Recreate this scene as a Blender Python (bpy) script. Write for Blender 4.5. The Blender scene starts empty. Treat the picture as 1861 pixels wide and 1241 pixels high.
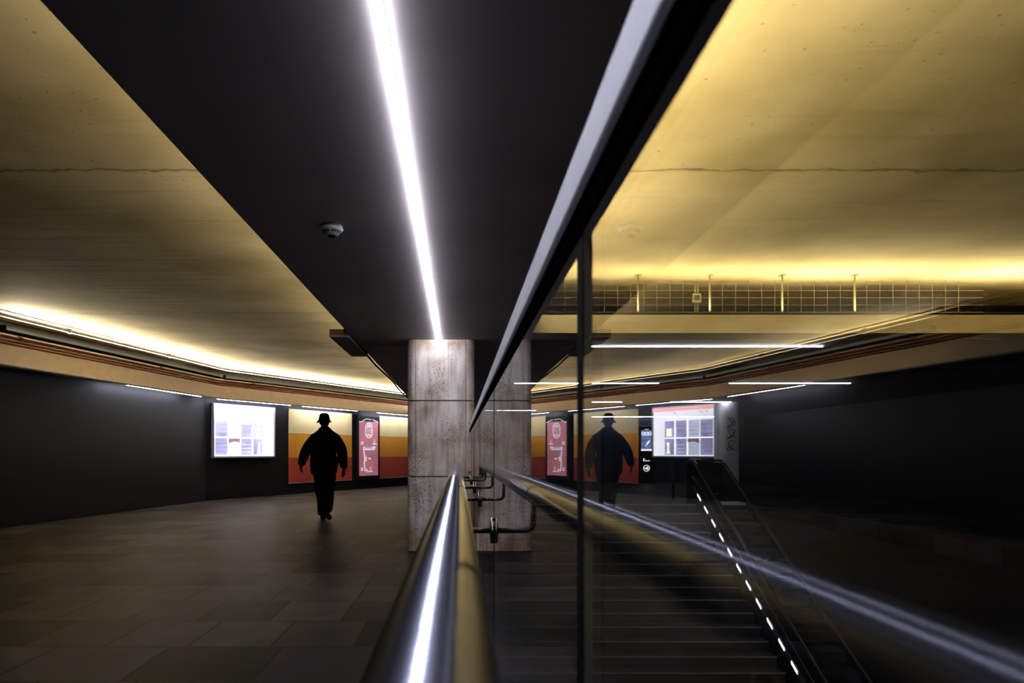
import bpy, bmesh, math, random
from mathutils import Vector, Matrix
random.seed(7)
S = bpy.context.scene
COL = S.collection
PI = math.pi

# ------------------------------------------------------------------ camera, world, exposure
EYE = 1.1655                       # camera height above the floor
F = 1208.0                         # focal length in pixels of the 1861 px frame
cam_d = bpy.data.cameras.new('camera')
cam = bpy.data.objects.new('camera', cam_d)
COL.objects.link(cam)
cam.location = (0, 0, EYE)
cam.rotation_euler = (PI / 2, 0, 0)
cam_d.sensor_fit = 'HORIZONTAL'
cam_d.sensor_width = 36.0
cam_d.lens = F * 36.0 / 1861.0
cam_d.shift_x = (930.5 - 833.5) / 1861.0
cam_d.shift_y = (822.0 - 620.5) / 1861.0
cam_d.clip_start = 0.01
cam_d.dof.use_dof = True
cam_d.dof.focus_distance = 8.5
cam_d.dof.aperture_fstop = 6.5
S.camera = cam

w = bpy.data.worlds.new('world')
S.world = w
w.use_nodes = True
w.node_tree.nodes['Background'].inputs[0].default_value = (0.5, 0.55, 0.8, 1)
w.node_tree.nodes['Background'].inputs[1].default_value = 0.0

S.view_settings.view_transform = 'Standard'
S.view_settings.look = 'None'
S.view_settings.gamma = 1
S.view_settings.use_curve_mapping = False
S.view_settings.exposure = 0.0
S.cycles.sample_clamp_indirect = 6.0
S.cycles.max_bounces = 10
S.cycles.transparent_max_bounces = 16

LED = (0.80, 0.82, 1.0)            # cool white light strips
WARM = (1.0, 0.84, 0.52)
WARM2 = (1.0, 0.87, 0.62)           # warm cove lamps
P_LED, P_LED_FAR, P_WALL = 118.0, 50.0, 44.0
P_COVE_L, P_COVE_R, P_COVE_B, P_FILL_S = 420.0, 160.0, 75.0, 16.0


# ------------------------------------------------------------------ materials
def nodes_of(name):
    m = bpy.data.materials.new(name)
    m.use_nodes = True
    nt = m.node_tree
    return m, nt, nt.nodes['Principled BSDF']


def plain(name, col, rough=0.5, metal=0.0, spec=0.5, vary=0.12, scale=6.0, bump=0.0):
    m, nt, b = nodes_of(name)
    b.inputs['Roughness'].default_value = rough
    b.inputs['Metallic'].default_value = metal
    b.inputs['Specular IOR Level'].default_value = spec
    tc = nt.nodes.new('ShaderNodeTexCoord')
    n = nt.nodes.new('ShaderNodeTexNoise')
    n.inputs['Scale'].default_value = scale
    n.inputs['Detail'].default_value = 6
    nt.links.new(tc.outputs['Object'], n.inputs['Vector'])
    r = nt.nodes.new('ShaderNodeValToRGB')
    r.color_ramp.elements[0].position = 0.3
    r.color_ramp.elements[1].position = 0.7
    r.color_ramp.elements[0].color = [c * (1 - vary) for c in col] + [1]
    r.color_ramp.elements[1].color = [min(1, c * (1 + vary)) for c in col] + [1]
    nt.links.new(n.outputs['Fac'], r.inputs['Fac'])
    nt.links.new(r.outputs['Color'], b.inputs['Base Color'])
    if bump:
        bp = nt.nodes.new('ShaderNodeBump')
        bp.inputs['Strength'].default_value = bump
        bp.inputs['Distance'].default_value = 0.01
        nt.links.new(n.outputs['Fac'], bp.inputs['Height'])
        nt.links.new(bp.outputs['Normal'], b.inputs['Normal'])
    return m


def glow(name, col, power, base=(0.8, 0.8, 0.8), vary=0.0, scale=4.0):
    m, nt, b = nodes_of(name)
    b.inputs['Base Color'].default_value = (*base, 1)
    b.inputs['Emission Color'].default_value = (*col, 1)
    b.inputs['Emission Strength'].default_value = power
    b.inputs['Roughness'].default_value = 0.25
    if vary:
        tc = nt.nodes.new('ShaderNodeTexCoord')
        n = nt.nodes.new('ShaderNodeTexNoise')
        n.inputs['Scale'].default_value = scale
        n.inputs['Detail'].default_value = 4
        nt.links.new(tc.outputs['Object'], n.inputs['Vector'])
        r = nt.nodes.new('ShaderNodeValToRGB')
        r.color_ramp.elements[0].position = 0.3
        r.color_ramp.elements[1].position = 0.7
        r.color_ramp.elements[0].color = [c * (1 - vary) for c in col] + [1]
        r.color_ramp.elements[1].color = [min(1, c * (1 + vary)) for c in col] + [1]
        nt.links.new(n.outputs['Fac'], r.inputs['Fac'])
        nt.links.new(r.outputs['Color'], b.inputs['Emission Color'])
    return m


def glass_mat():
    """Coated clear pane: straight transmission and a mirror share that rises at grazing angles."""
    m = bpy.data.materials.new('coated_glass')
    m.use_nodes = True
    nt = m.node_tree
    nt.nodes.clear()
    N = nt.nodes.new
    L = nt.links.new
    out = N('ShaderNodeOutputMaterial')
    mix = N('ShaderNodeMixShader')
    tr = N('ShaderNodeBsdfTransparent')
    tr.inputs['Color'].default_value = (0.93, 0.94, 0.90, 1)
    gl = N('ShaderNodeBsdfGlossy')
    gl.inputs['Roughness'].default_value = 0.0
    gl.inputs['Color'].default_value = (0.96, 0.96, 0.98, 1)
    geo = N('ShaderNodeNewGeometry')
    dot = N('ShaderNodeVectorMath'); dot.operation = 'DOT_PRODUCT'
    L(geo.outputs['Normal'], dot.inputs[0]); L(geo.outputs['Incoming'], dot.inputs[1])
    ab = N('ShaderNodeMath'); ab.operation = 'ABSOLUTE'; L(dot.outputs['Value'], ab.inputs[0])
    om = N('ShaderNodeMath'); om.operation = 'SUBTRACT'; om.inputs[0].default_value = 1.0; L(ab.outputs[0], om.inputs[1])
    pw = N('ShaderNodeMath'); pw.operation = 'POWER'; pw.inputs[1].default_value = 5.0; L(om.outputs[0], pw.inputs[0])
    ma = N('ShaderNodeMath'); ma.operation = 'MULTIPLY_ADD'
    ma.inputs[1].default_value = 0.87; ma.inputs[2].default_value = 0.13; L(pw.outputs[0], ma.inputs[0])
    L(ma.outputs[0], mix.inputs['Fac']); L(tr.outputs[0], mix.inputs[1]); L(gl.outputs[0], mix.inputs[2])
    L(mix.outputs[0], out.inputs['Surface'])
    return m


def concrete(name, ca, cb, line_axis='Y', scale=0.8, joints=False):
    """Rough painted concrete with board marks, cracks and stains."""
    m, nt, b = nodes_of(name)
    N = nt.nodes.new
    L = nt.links.new
    b.inputs['Roughness'].default_value = 0.75
    b.inputs['Specular IOR Level'].default_value = 0.25
    tc = N('ShaderNodeTexCoord')
    n1 = N('ShaderNodeTexNoise'); n1.inputs['Scale'].default_value = scale; n1.inputs['Detail'].default_value = 8
    L(tc.outputs['Object'], n1.inputs['Vector'])
    r1 = N('ShaderNodeValToRGB')
    r1.color_ramp.elements[0].position = 0.32; r1.color_ramp.elements[0].color = (*ca, 1)
    r1.color_ramp.elements[1].position = 0.66; r1.color_ramp.elements[1].color = (*cb, 1)
    L(n1.outputs['Fac'], r1.inputs['Fac'])
    # stretched streaks
    mp = N('ShaderNodeMapping'); mp.inputs['Scale'].default_value = (0.5, 9, 1) if line_axis == 'Y' else (9, .5, 1)
    L(tc.outputs['Object'], mp.inputs['Vector'])
    n2 = N('ShaderNodeTexNoise'); n2.inputs['Scale'].default_value = 1.0; n2.inputs['Detail'].default_value = 5
    L(mp.outputs['Vector'], n2.inputs['Vector'])
    r2 = N('ShaderNodeValToRGB')
    r2.color_ramp.elements[0].position = 0.30; r2.color_ramp.elements[0].color = (0.55, 0.5, 0.42, 1)
    r2.color_ramp.elements[1].position = 0.42; r2.color_ramp.elements[1].color = (1, 1, 1, 1)
    L(n2.outputs['Fac'], r2.inputs['Fac'])
    mx = N('ShaderNodeMix'); mx.data_type = 'RGBA'; mx.blend_type = 'MULTIPLY'; mx.inputs['Factor'].default_value = 0.28
    L(r1.outputs['Color'], mx.inputs['A']); L(r2.outputs['Color'], mx.inputs['B'])
    # small pits
    n3 = N('ShaderNodeTexNoise'); n3.inputs['Scale'].default_value = 30; n3.inputs['Detail'].default_value = 3
    L(tc.outputs['Object'], n3.inputs['Vector'])
    r3 = N('ShaderNodeValToRGB')
    r3.color_ramp.elements[0].position = 0.27; r3.color_ramp.elements[0].color = (0.35, 0.3, 0.25, 1)
    r3.color_ramp.elements[1].position = 0.33; r3.color_ramp.elements[1].color = (1, 1, 1, 1)
    L(n3.outputs['Fac'], r3.inputs['Fac'])
    m3 = N('ShaderNodeMix'); m3.data_type = 'RGBA'; m3.blend_type = 'MULTIPLY'; m3.inputs['Factor'].default_value = 0.8
    L(mx.outputs['Result'], m3.inputs['A']); L(r3.outputs['Color'], m3.inputs['B'])
    last = m3
    if joints:
        sx = N('ShaderNodeSeparateXYZ'); L(tc.outputs['Object'], sx.inputs[0])
        n5 = N('ShaderNodeTexNoise'); n5.inputs['Scale'].default_value = 7; n5.inputs['Detail'].default_value = 8
        L(tc.outputs['Object'], n5.inputs['Vector'])
        def mth(op, a, v=None, b2=None):
            q = N('ShaderNodeMath'); q.operation = op
            L(a, q.inputs[0])
            if b2 is not None: L(b2, q.inputs[1])
            elif v is not None: q.inputs[1].default_value = v
            return q.outputs[0]
        yy = mth('ADD', sx.outputs['Y'], b2=mth('MULTIPLY', n5.outputs['Fac'], 0.16))
        fr = mth('FRACT', mth('DIVIDE', mth('ADD', yy, 0.04), 4.905))
        dd = mth('ABSOLUTE', mth('SUBTRACT', fr, 0.5))
        r5 = N('ShaderNodeValToRGB')
        r5.color_ramp.elements[0].position = 0.4955; r5.color_ramp.elements[0].color = (1, 1, 1, 1)
        r5.color_ramp.elements[1].position = 0.4985; r5.color_ramp.elements[1].color = (0.28, 0.22, 0.15, 1)
        L(dd, r5.inputs['Fac'])
        m5 = N('ShaderNodeMix'); m5.data_type = 'RGBA'; m5.blend_type = 'MULTIPLY'; m5.inputs['Factor'].default_value = 0.9
        L(m3.outputs['Result'], m5.inputs['A']); L(r5.outputs['Color'], m5.inputs['B'])
        last = m5
    L(last.outputs['Result'], b.inputs['Base Color'])
    bp = N('ShaderNodeBump'); bp.inputs['Strength'].default_value = 0.25; bp.inputs['Distance'].default_value = 0.02
    L(n2.outputs['Fac'], bp.inputs['Height']); L(bp.outputs['Normal'], b.inputs['Normal'])
    return m


def travertine():
    m, nt, b = nodes_of('travertine')
    N = nt.nodes.new
    L = nt.links.new
    b.inputs['Roughness'].default_value = 0.55
    b.inputs['Specular IOR Level'].default_value = 0.3
    tc = N('ShaderNodeTexCoord')
    n1 = N('ShaderNodeTexNoise'); n1.inputs['Scale'].default_value = 2.2; n1.inputs['Detail'].default_value = 9
    L(tc.outputs['Object'], n1.inputs['Vector'])
    r1 = N('ShaderNodeValToRGB')
    e = r1.color_ramp.elements
    e[0].position = 0.34; e[0].color = (0.40, 0.28, 0.18, 1)
    e[1].position = 0.64; e[1].color = (0.93, 0.86, 0.77, 1)
    k = e.new(0.5); k.color = (0.78, 0.67, 0.57, 1)
    L(n1.outputs['Fac'], r1.inputs['Fac'])
    mp = N('ShaderNodeMapping'); mp.inputs['Scale'].default_value = (26, 26, 2.2)
    L(tc.outputs['Object'], mp.inputs['Vector'])
    n2 = N('ShaderNodeTexNoise'); n2.inputs['Scale'].default_value = 1; n2.inputs['Detail'].default_value = 6
    L(mp.outputs['Vector'], n2.inputs['Vector'])
    r2 = N('ShaderNodeValToRGB')
    r2.color_ramp.elements[0].position = 0.30; r2.color_ramp.elements[0].color = (0.55, 0.5, 0.45, 1)
    r2.color_ramp.elements[1].position = 0.6; r2.color_ramp.elements[1].color = (1, 1, 1, 1)
    L(n2.outputs['Fac'], r2.inputs['Fac'])
    mx = N('ShaderNodeMix'); mx.data_type = 'RGBA'; mx.blend_type = 'MULTIPLY'; mx.inputs['Factor'].default_value = 0.75
    L(r1.outputs['Color'], mx.inputs['A']); L(r2.outputs['Color'], mx.inputs['B'])
    mp3 = N('ShaderNodeMapping'); mp3.inputs['Scale'].default_value = (75, 75, 40)
    L(tc.outputs['Object'], mp3.inputs['Vector'])
    n3 = N('ShaderNodeTexNoise'); n3.inputs['Scale'].default_value = 1; n3.inputs['Detail'].default_value = 3
    L(mp3.outputs['Vector'], n3.inputs['Vector'])
    # pits come in patches
    n4 = N('ShaderNodeTexNoise'); n4.inputs['Scale'].default_value = 3.0; n4.inputs['Detail'].default_value = 2
    L(tc.outputs['Object'], n4.inputs['Vector'])
    ad = N('ShaderNodeMath'); ad.operation = 'MULTIPLY_ADD'; ad.inputs[1].default_value = 0.55
    L(n4.outputs['Fac'], ad.inputs[0]); L(n3.outputs['Fac'], ad.inputs[2])
    r3 = N('ShaderNodeValToRGB')
    r3.color_ramp.elements[0].position = 0.57; r3.color_ramp.elements[0].color = (0.28, 0.21, 0.14, 1)
    r3.color_ramp.elements[1].position = 0.66; r3.color_ramp.elements[1].color = (1, 1, 1, 1)
    L(ad.outputs[0], r3.inputs['Fac'])
    m3 = N('ShaderNodeMix'); m3.data_type = 'RGBA'; m3.blend_type = 'MULTIPLY'; m3.inputs['Factor'].default_value = 0.85
    L(mx.outputs['Result'], m3.inputs['A']); L(r3.outputs['Color'], m3.inputs['B'])
    L(m3.outputs['Result'], b.inputs['Base Color'])
    bp = N('ShaderNodeBump'); bp.inputs['Strength'].default_value = 0.5; bp.inputs['Distance'].default_value = 0.006
    L(r3.outputs['Color'], bp.inputs['Height']); L(bp.outputs['Normal'], b.inputs['Normal'])
    return m


def tile_floor():
    m, nt, b = nodes_of('floor_tiles')
    N = nt.nodes.new
    L = nt.links.new
    tc = N('ShaderNodeTexCoord')
    mp = N('ShaderNodeMapping'); mp.inputs['Location'].default_value = (0.13, 0.28, 0)
    L(tc.outputs['Object'], mp.inputs['Vector'])
    br = N('ShaderNodeTexBrick')
    br.offset = 0.37; br.offset_frequency = 2; br.squash = 1.35; br.squash_frequency = 3
    br.inputs['Color1'].default_value = (0.0030, 0.0032, 0.0038, 1)
    br.inputs['Color2'].default_value = (0.046, 0.042, 0.044, 1)
    br.inputs['Mortar'].default_value = (0.003, 0.003, 0.003, 1)
    br.inputs['Scale'].default_value = 1.0
    br.inputs['Mortar Size'].default_value = 0.008
    br.inputs['Mortar Smooth'].default_value = 0.1
    br.inputs['Bias'].default_value = -0.1
    br.inputs['Brick Width'].default_value = 0.50
    br.inputs['Row Height'].default_value = 0.61
    L(mp.outputs['Vector'], br.inputs['Vector'])
    n = N('ShaderNodeTexNoise'); n.inputs['Scale'].default_value = 3.0; n.inputs['Detail'].default_value = 8
    L(tc.outputs['Object'], n.inputs['Vector'])
    r = N('ShaderNodeValToRGB')
    r.color_ramp.elements[0].position = 0.3; r.color_ramp.elements[0].color = (0.55, 0.55, 0.55, 1)
    r.color_ramp.elements[1].position = 0.7; r.color_ramp.elements[1].color = (1.15, 1.1, 1.1, 1)
    L(n.outputs['Fac'], r.inputs['Fac'])
    mx = N('ShaderNodeMix'); mx.data_type = 'RGBA'; mx.blend_type = 'MULTIPLY'; mx.inputs['Factor'].default_value = 0.8
    L(br.outputs['Color'], mx.inputs['A']); L(r.outputs['Color'], mx.inputs['B'])
    L(mx.outputs['Result'], b.inputs['Base Color'])
    rr = N('ShaderNodeMapRange'); rr.inputs['To Min'].default_value = 0.26; rr.inputs['To Max'].default_value = 0.46
    L(n.outputs['Fac'], rr.inputs['Value'])
    # worn stone: its sheen stays well below a full mirror at grazing angles
    b.inputs['Specular IOR Level'].default_value = 0.0
    b.inputs['Roughness'].default_value = 1.0
    gl = N('ShaderNodeBsdfGlossy'); L(rr.outputs['Result'], gl.inputs['Roughness'])
    fr = N('ShaderNodeFresnel'); fr.inputs['IOR'].default_value = 1.4
    sc = N('ShaderNodeMath'); sc.operation = 'MULTIPLY'; sc.inputs[1].default_value = 0.14; L(fr.outputs[0], sc.inputs[0])
    ms = N('ShaderNodeMixShader'); L(sc.outputs[0], ms.inputs['Fac'])
    L(b.outputs[0], ms.inputs[1]); L(gl.outputs[0], ms.inputs[2])
    L(ms.outputs[0], nt.nodes['Material Output'].inputs['Surface'])
    bp = N('ShaderNodeBump'); bp.inputs['Strength'].default_value = 0.3; bp.inputs['Distance'].default_value = 0.003
    bp.invert = True
    L(br.outputs['Fac'], bp.inputs['Height']); L(bp.outputs['Normal'], b.inputs['Normal'])
    return m


M = {}
M['glass'] = glass_mat()
M['chrome'] = plain('polished_steel', (0.68, 0.72, 0.88), 0.185, 1.0, vary=0.03, scale=20)
M['brushed'] = plain('brushed_steel', (0.80, 0.80, 0.86), 0.5, 0.25, vary=0.05, scale=14)
M['dark_steel'] = plain('dark_steel', (0.16, 0.15, 0.15), 0.30, 1.0, vary=0.1)
M['bracket'] = plain('satin_steel', (0.26, 0.25, 0.26), 0.22, 1.0, vary=0.08)
M['filler'] = plain('brownish_joint_filler', (0.24, 0.20, 0.14), 0.7, vary=0.2)
M['plaster'] = plain('pale_grey_plaster', (0.80, 0.81, 0.86), 0.6, vary=0.12, scale=2.5)
M['seal'] = plain('black_rubber', (0.002, 0.002, 0.002), 0.9, spec=0.0)
M['edge'] = plain('silicone_joint', (0.010, 0.009, 0.007), 0.9, spec=0.02)
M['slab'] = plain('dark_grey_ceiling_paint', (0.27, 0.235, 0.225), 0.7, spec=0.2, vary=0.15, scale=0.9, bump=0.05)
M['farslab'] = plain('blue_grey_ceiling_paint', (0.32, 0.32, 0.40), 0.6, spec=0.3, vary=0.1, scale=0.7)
M['yellow'] = concrete('yellow_concrete', (0.44, 0.36, 0.17), (0.76, 0.63, 0.38), joints=True)
M['beam'] = concrete('beam_concrete', (0.70, 0.60, 0.36), (0.85, 0.75, 0.48), scale=2.5)
M['trav'] = travertine()
M['floor'] = tile_floor()
M['black'] = plain('black_wall_cladding', (0.005, 0.006, 0.009), 0.45, spec=0.2)
M['navy'] = plain('dark_blue_wall_cladding', (0.028, 0.038, 0.085), 0.4, spec=0.4)
M['soffit'] = plain('peach_soffit_paint', (0.88, 0.74, 0.66), 0.6, vary=0.06)
M['grey'] = plain('grey_sheet', (0.30, 0.29, 0.29), 0.5)
M['p_yel'] = plain('cream_yellow_panel', (0.80, 0.66, 0.33), 0.16, vary=0.05, scale=1.5)
M['p_ora'] = plain('orange_panel', (0.72, 0.33, 0.045), 0.16, vary=0.07, scale=1.5)
M['p_red'] = plain('brick_red_panel', (0.46, 0.085, 0.060), 0.16, vary=0.07, scale=1.5)
M['stair'] = plain('dark_stair_stone', (0.022, 0.024, 0.025), 0.38, vary=0.25, scale=4)
M['riser'] = plain('stair_riser_stone', (0.010, 0.011, 0.011), 0.5, vary=0.25, scale=4)
M['nosing'] = plain('worn_nosing', (0.34, 0.34, 0.33), 0.35, 0.3, vary=0.3, scale=3)
M['blackplastic'] = plain('black_plastic', (0.010, 0.010, 0.012), 0.3)
M['escpanel'] = plain('black_escalator_panel', (0.010, 0.010, 0.013), 0.18, vary=0.1)
M['escgrey'] = plain('escalator_steel', (0.25, 0.25, 0.30), 0.35, 0.8)
M['pipe_dark'] = plain('dark_pipe', (0.012, 0.010, 0.009), 0.4, vary=0.3)
M['pipe_red'] = plain('red_pipe', (0.22, 0.02, 0.02), 0.35, vary=0.2)
M['pipe_grey'] = plain('bare_steel_pipe', (0.35, 0.30, 0.22), 0.35, 0.6, vary=0.2)
M['offwhite'] = plain('offwhite_plastic', (0.20, 0.195, 0.19), 0.45)
M['boxm'] = plain('painted_duct', (0.26, 0.22, 0.14), 0.5)
M['mesh'] = plain('wire_mesh', (0.34, 0.31, 0.17), 0.5, 0.2)
M['cloth'] = plain('black_jacket_cloth', (0.003, 0.003, 0.004), 0.9, spec=0.0)
M['cloth2'] = plain('black_trouser_cloth', (0.003, 0.003, 0.0035), 0.9, spec=0.0)
M['skin'] = plain('skin', (0.06, 0.034, 0.025), 0.7, spec=0.1, vary=0.08)
M['shoe'] = plain('black_leather', (0.004, 0.004, 0.004), 0.7, spec=0.05)
M['led'] = glow('led_strip_light', LED, P_LED)
M['ledfar'] = glow('far_led_strip_light', LED, P_LED_FAR)
M['ledwall'] = glow('wall_led_strip_light', LED, P_WALL)
M['ledesc'] = glow('escalator_light', LED, 3.0)
M['coveL'] = glow('warm_cove_light_left', WARM2, P_COVE_L)
M['fillS'] = glow('warm_fill_light_edge', WARM2, P_FILL_S)  # fill lamp added for the left ceiling
M['coveR'] = glow('warm_cove_light_slab', WARM, P_COVE_R)
M['coveB'] = glow('warm_cove_light_beam', WARM, P_COVE_B)
M['pink'] = glow('pink_poster', (0.52, 0.17, 0.24), 0.48, (0.45, 0.22, 0.25), 0.35, 1.6)
M['posterwhite'] = glow('white_poster_print', (0.95, 0.85, 0.88), 0.75)
M['posterdark'] = glow('dark_poster_print', (0.22, 0.09, 0.13), 0.5, (0.25, 0.1, 0.14))
M['posterblue'] = glow('blue_poster_print', (0.22, 0.28, 0.62), 0.6)
M['posterfaint'] = glow('faint_poster_print', (0.80, 0.52, 0.57), 0.62)
M['shopwhite'] = glow('lit_white_shop_front', (0.80, 0.82, 1.0), 2.0, vary=0.12, scale=2.0)
M['shopred'] = glow('lit_red_fascia', (0.95, 0.28, 0.24), 1.7)
M['shopblue'] = glow('lit_blue_window', (0.22, 0.23, 0.56), 1.4, vary=0.45, scale=5)
M['shopbrown'] = glow('lit_brown_awning', (0.15, 0.05, 0.06), 1.2)
M['shopgrey'] = glow('lit_grey_shutter', (0.50, 0.55, 0.75), 1.5, vary=0.15, scale=5)
M['shopyel'] = glow('lit_yellow_goods', (0.9, 0.9, 0.6), 2.6)
M['shopdark'] = glow('lit_dark_goods', (0.10, 0.10, 0.2), 1.5)
M['screen'] = glow('totem_screen', (0.10, 0.16, 0.40), 1.6, vary=0.6, scale=9)
M['screenwhite'] = glow('totem_white', (0.85, 0.88, 1.0), 2.2)


# ------------------------------------------------------------------ mesh helpers
def bm_new():
    return bmesh.new()


def box(bm, a, b, mat=None):
    a = Vector(a); b = Vector(b)
    c = (a + b) / 2
    s = b - a
    r = bmesh.ops.create_cube(bm, size=1, matrix=Matrix.Translation(c) @ Matrix.Diagonal((abs(s.x), abs(s.y), abs(s.z), 1)))
    if mat:
        bmesh.ops.transform(bm, matrix=mat, verts=r['verts'])
    return r['verts']


def bevelbox(bm, a, b, r=0.005, seg=2):
    t = bmesh.new()
    box(t, a, b)
    bmesh.ops.bevel(t, geom=t.edges[:], offset=r, segments=seg, affect='EDGES', profile=0.5)
    join(bm, t)


def join(bm, t):
    me = bpy.data.meshes.new('tmp')
    t.to_mesh(me); t.free()
    bm.from_mesh(me)
    bpy.data.meshes.remove(me)


def tube(bm, pts, r, n=16, cap=True):
    """Round tube along a list of points; r is a number or one radius per point."""
    pts = [Vector(p) for p in pts]
    rs = r if isinstance(r, (list, tuple)) else [r] * len(pts)
    rings = []
    prev = None
    for i, p in enumerate(pts):
        if i == 0: d = pts[1] - p
        elif i == len(pts) - 1: d = p - pts[i - 1]
        else: d = (pts[i + 1] - p).normalized() + (p - pts[i - 1]).normalized()
        d.normalize()
        if prev is None:
            up = Vector((0, 0, 1)) if abs(d.z) < 0.9 else Vector((1, 0, 0))
            x = d.cross(up).normalized()
        else:
            x = (prev - d * prev.dot(d)).normalized()
        prev = x
        y = d.cross(x).normalized()
        rings.append([bm.verts.new(p + (x * math.cos(2 * PI * k / n) + y * math.sin(2 * PI * k / n)) * rs[i]) for k in range(n)])
    for a, b in zip(rings, rings[1:]):
        for k in range(n):
            f = bm.faces.new((a[k], a[(k + 1) % n], b[(k + 1) % n], b[k])); f.smooth = True
    if cap:
        bm.faces.new(rings[0][::-1]); bm.faces.new(rings[-1])


def lathe(bm, prof, centre, n=32, axis='Z'):
    """prof: list of (radius, height)."""
    c = Vector(centre)
    rings = []
    for r, h in prof:
        ring = []
        for k in range(n):
            t = 2 * PI * k / n
            if axis == 'Z': v = Vector((r * math.cos(t), r * math.sin(t), h))
            elif axis == 'X': v = Vector((h, r * math.cos(t), r * math.sin(t)))
            else: v = Vector((r * math.cos(t), h, r * math.sin(t)))
            ring.append(bm.verts.new(c + v))
        rings.append(ring)
    for a, b in zip(rings, rings[1:]):
        for k in range(n):
            f = bm.faces.new((a[k], a[(k + 1) % n], b[(k + 1) % n], b[k])); f.smooth = True
    bm.faces.new(rings[0][::-1]); bm.faces.new(rings[-1])


def prism(bm, poly, axis, a, b):
    """Extrude a 2-D polygon along an axis: X -> (y,z), Y -> (x,z), Z -> (x,y)."""
    def p(u, v, t):
        return {'X': (t, u, v), 'Y': (u, t, v), 'Z': (u, v, t)}[axis]
    A = [bm.verts.new(p(u, v, a)) for u, v in poly]
    B = [bm.verts.new(p(u, v, b)) for u, v in poly]
    n = len(poly)
    for k in range(n):
        bm.faces.new((A[k], A[(k + 1) % n], B[(k + 1) % n], B[k]))
    bm.faces.new(A[::-1]); bm.faces.new(B)


def arc(c, r, a0, a1, n):
    return [(c[0] + r * math.cos(a0 + (a1 - a0) * k / n), c[1] + r * math.sin(a0 + (a1 - a0) * k / n)) for k in range(n + 1)]


def obj(name, bm, m, parent=None, loc=None):
    bmesh.ops.recalc_face_normals(bm, faces=bm.faces[:])
    me = bpy.data.meshes.new(name)
    bm.to_mesh(me); bm.free()
    me.materials.append(M[m])
    o = bpy.data.objects.new(name, me)
    COL.objects.link(o)
    if parent: o.parent = parent
    if loc: o.location = loc
    return o


def tag(o, label, cat, group=None, kind=None):
    o['label'] = label
    o['category'] = cat
    if group: o['group'] = group
    if kind: o['kind'] = kind
    return o


def thing(name, label, cat, loc=(0, 0, 0), rz=0, group=None):
    o = bpy.data.objects.new(name, None)
    o.empty_display_size = 0.1
    COL.objects.link(o)
    o.location = loc
    o.rotation_euler = (0, 0, rz)
    return tag(o, label, cat, group)


def struct(name, bm, m, label=None, cat=None):
    o = obj(name, bm, m)
    o['kind'] = 'structure'
    if label: o['label'] = label
    if cat: o['category'] = cat
    return o


def one(fn, *a, **k):
    bm = bm_new(); fn(bm, *a, **k); return bm


def bx(a, b):
    return one(box, a, b)


def text(name, body, size, m, parent, loc, depth=0.002, rot=(PI / 2, 0, 0), align='CENTER', sx=1.0, bold=0.0):
    c = bpy.data.curves.new(name, 'FONT')
    c.body = body; c.size = size; c.extrude = depth; c.align_x = align; c.align_y = 'CENTER'; c.offset = bold
    t = bpy.data.objects.new(name + '_curve', c)
    COL.objects.link(t)
    bpy.context.view_layer.update()
    me = bpy.data.meshes.new_from_object(t.evaluated_get(bpy.context.evaluated_depsgraph_get()))
    bpy.data.objects.remove(t); bpy.data.curves.remove(c)
    me.materials.clear(); me.materials.append(M[m])
    me.name = name
    o = bpy.data.objects.new(name, me)
    COL.objects.link(o)
    o.parent = parent; o.location = loc; o.rotation_euler = rot; o.scale = (sx, 1, 1)
    return o


# ------------------------------------------------------------------ dimensions of the place
CEIL = 2.50            # lowered slab
HIGH = 3.1955          # yellow concrete ceiling
SL, SR = -1.235, 0.690  # edges of the lowered slab
GX = 0.130             # face of the glass barrier
COLY = 7.865           # front of the stone column
TOPY = 14.87           # top step of the stairs
ENDY = 25.6            # far wall
VOID_R = 5.30          # right side of the stairs
EX0, EX1 = 5.36, 6.66  # escalator
RX = 11.0              # right wall
LOW = -3.268           # lower floor

# ------------------------------------------------------------------ the setting
bm = bm_new()
box(bm, (-16, -4, -0.25), (0.19, ENDY, 0))
box(bm, (0.19, TOPY, -0.25), (VOID_R + 0.02, ENDY, 0))
box(bm, (VOID_R + 0.02, 15.70, -0.25), (EX1 + 0.1, ENDY, 0))
box(bm, (EX1 + 0.1, -4, -0.25), (RX, ENDY, 0))
struct('floor', bm, 'floor')
struct('floor_lower', bx((0.0, -4, LOW - 0.2), (EX1 + 0.3, 16, LOW)), 'floor')
bm = bm_new()
box(bm, (0.10, -4, LOW), (0.185, TOPY, -0.25))
struct('wall_stairwell', bm, 'black')
struct('wall_escalator', bx((EX1 + 0.10, -4, LOW), (EX1 + 0.28, 16, -0.25)), 'black')

bm = bm_new()
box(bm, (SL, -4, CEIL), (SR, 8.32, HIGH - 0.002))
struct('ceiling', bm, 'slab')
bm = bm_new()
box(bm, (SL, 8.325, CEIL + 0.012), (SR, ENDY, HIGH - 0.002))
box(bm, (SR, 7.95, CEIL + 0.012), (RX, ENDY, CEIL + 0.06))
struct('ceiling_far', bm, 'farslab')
struct('ceiling_yellow', bx((-16, -4, HIGH), (RX, ENDY, HIGH + 0.2)), 'yellow')
bm = bm_new()
box(bm, (SR + 0.002, 7.43, CEIL), (RX, 7.86, CEIL + 0.2035))
struct('trim_1', bm, 'beam')                      # concrete beam over the stairs
struct('wall_void', bx((SR + 0.01, 9.2, CEIL + 0.07), (RX, 9.4, HIGH - 0.002)), 'black')

struct('wall_far', bx((-0.62, ENDY, -0.1), (RX, ENDY + 0.2, HIGH)), 'navy')
struct('wall_right', bx((RX, -4, -0.3), (RX + 0.2, ENDY, HIGH)), 'black')
struct('wall_back', bx((-16, -4.2, LOW), (RX, -4, HIGH)), 'black')

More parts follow.
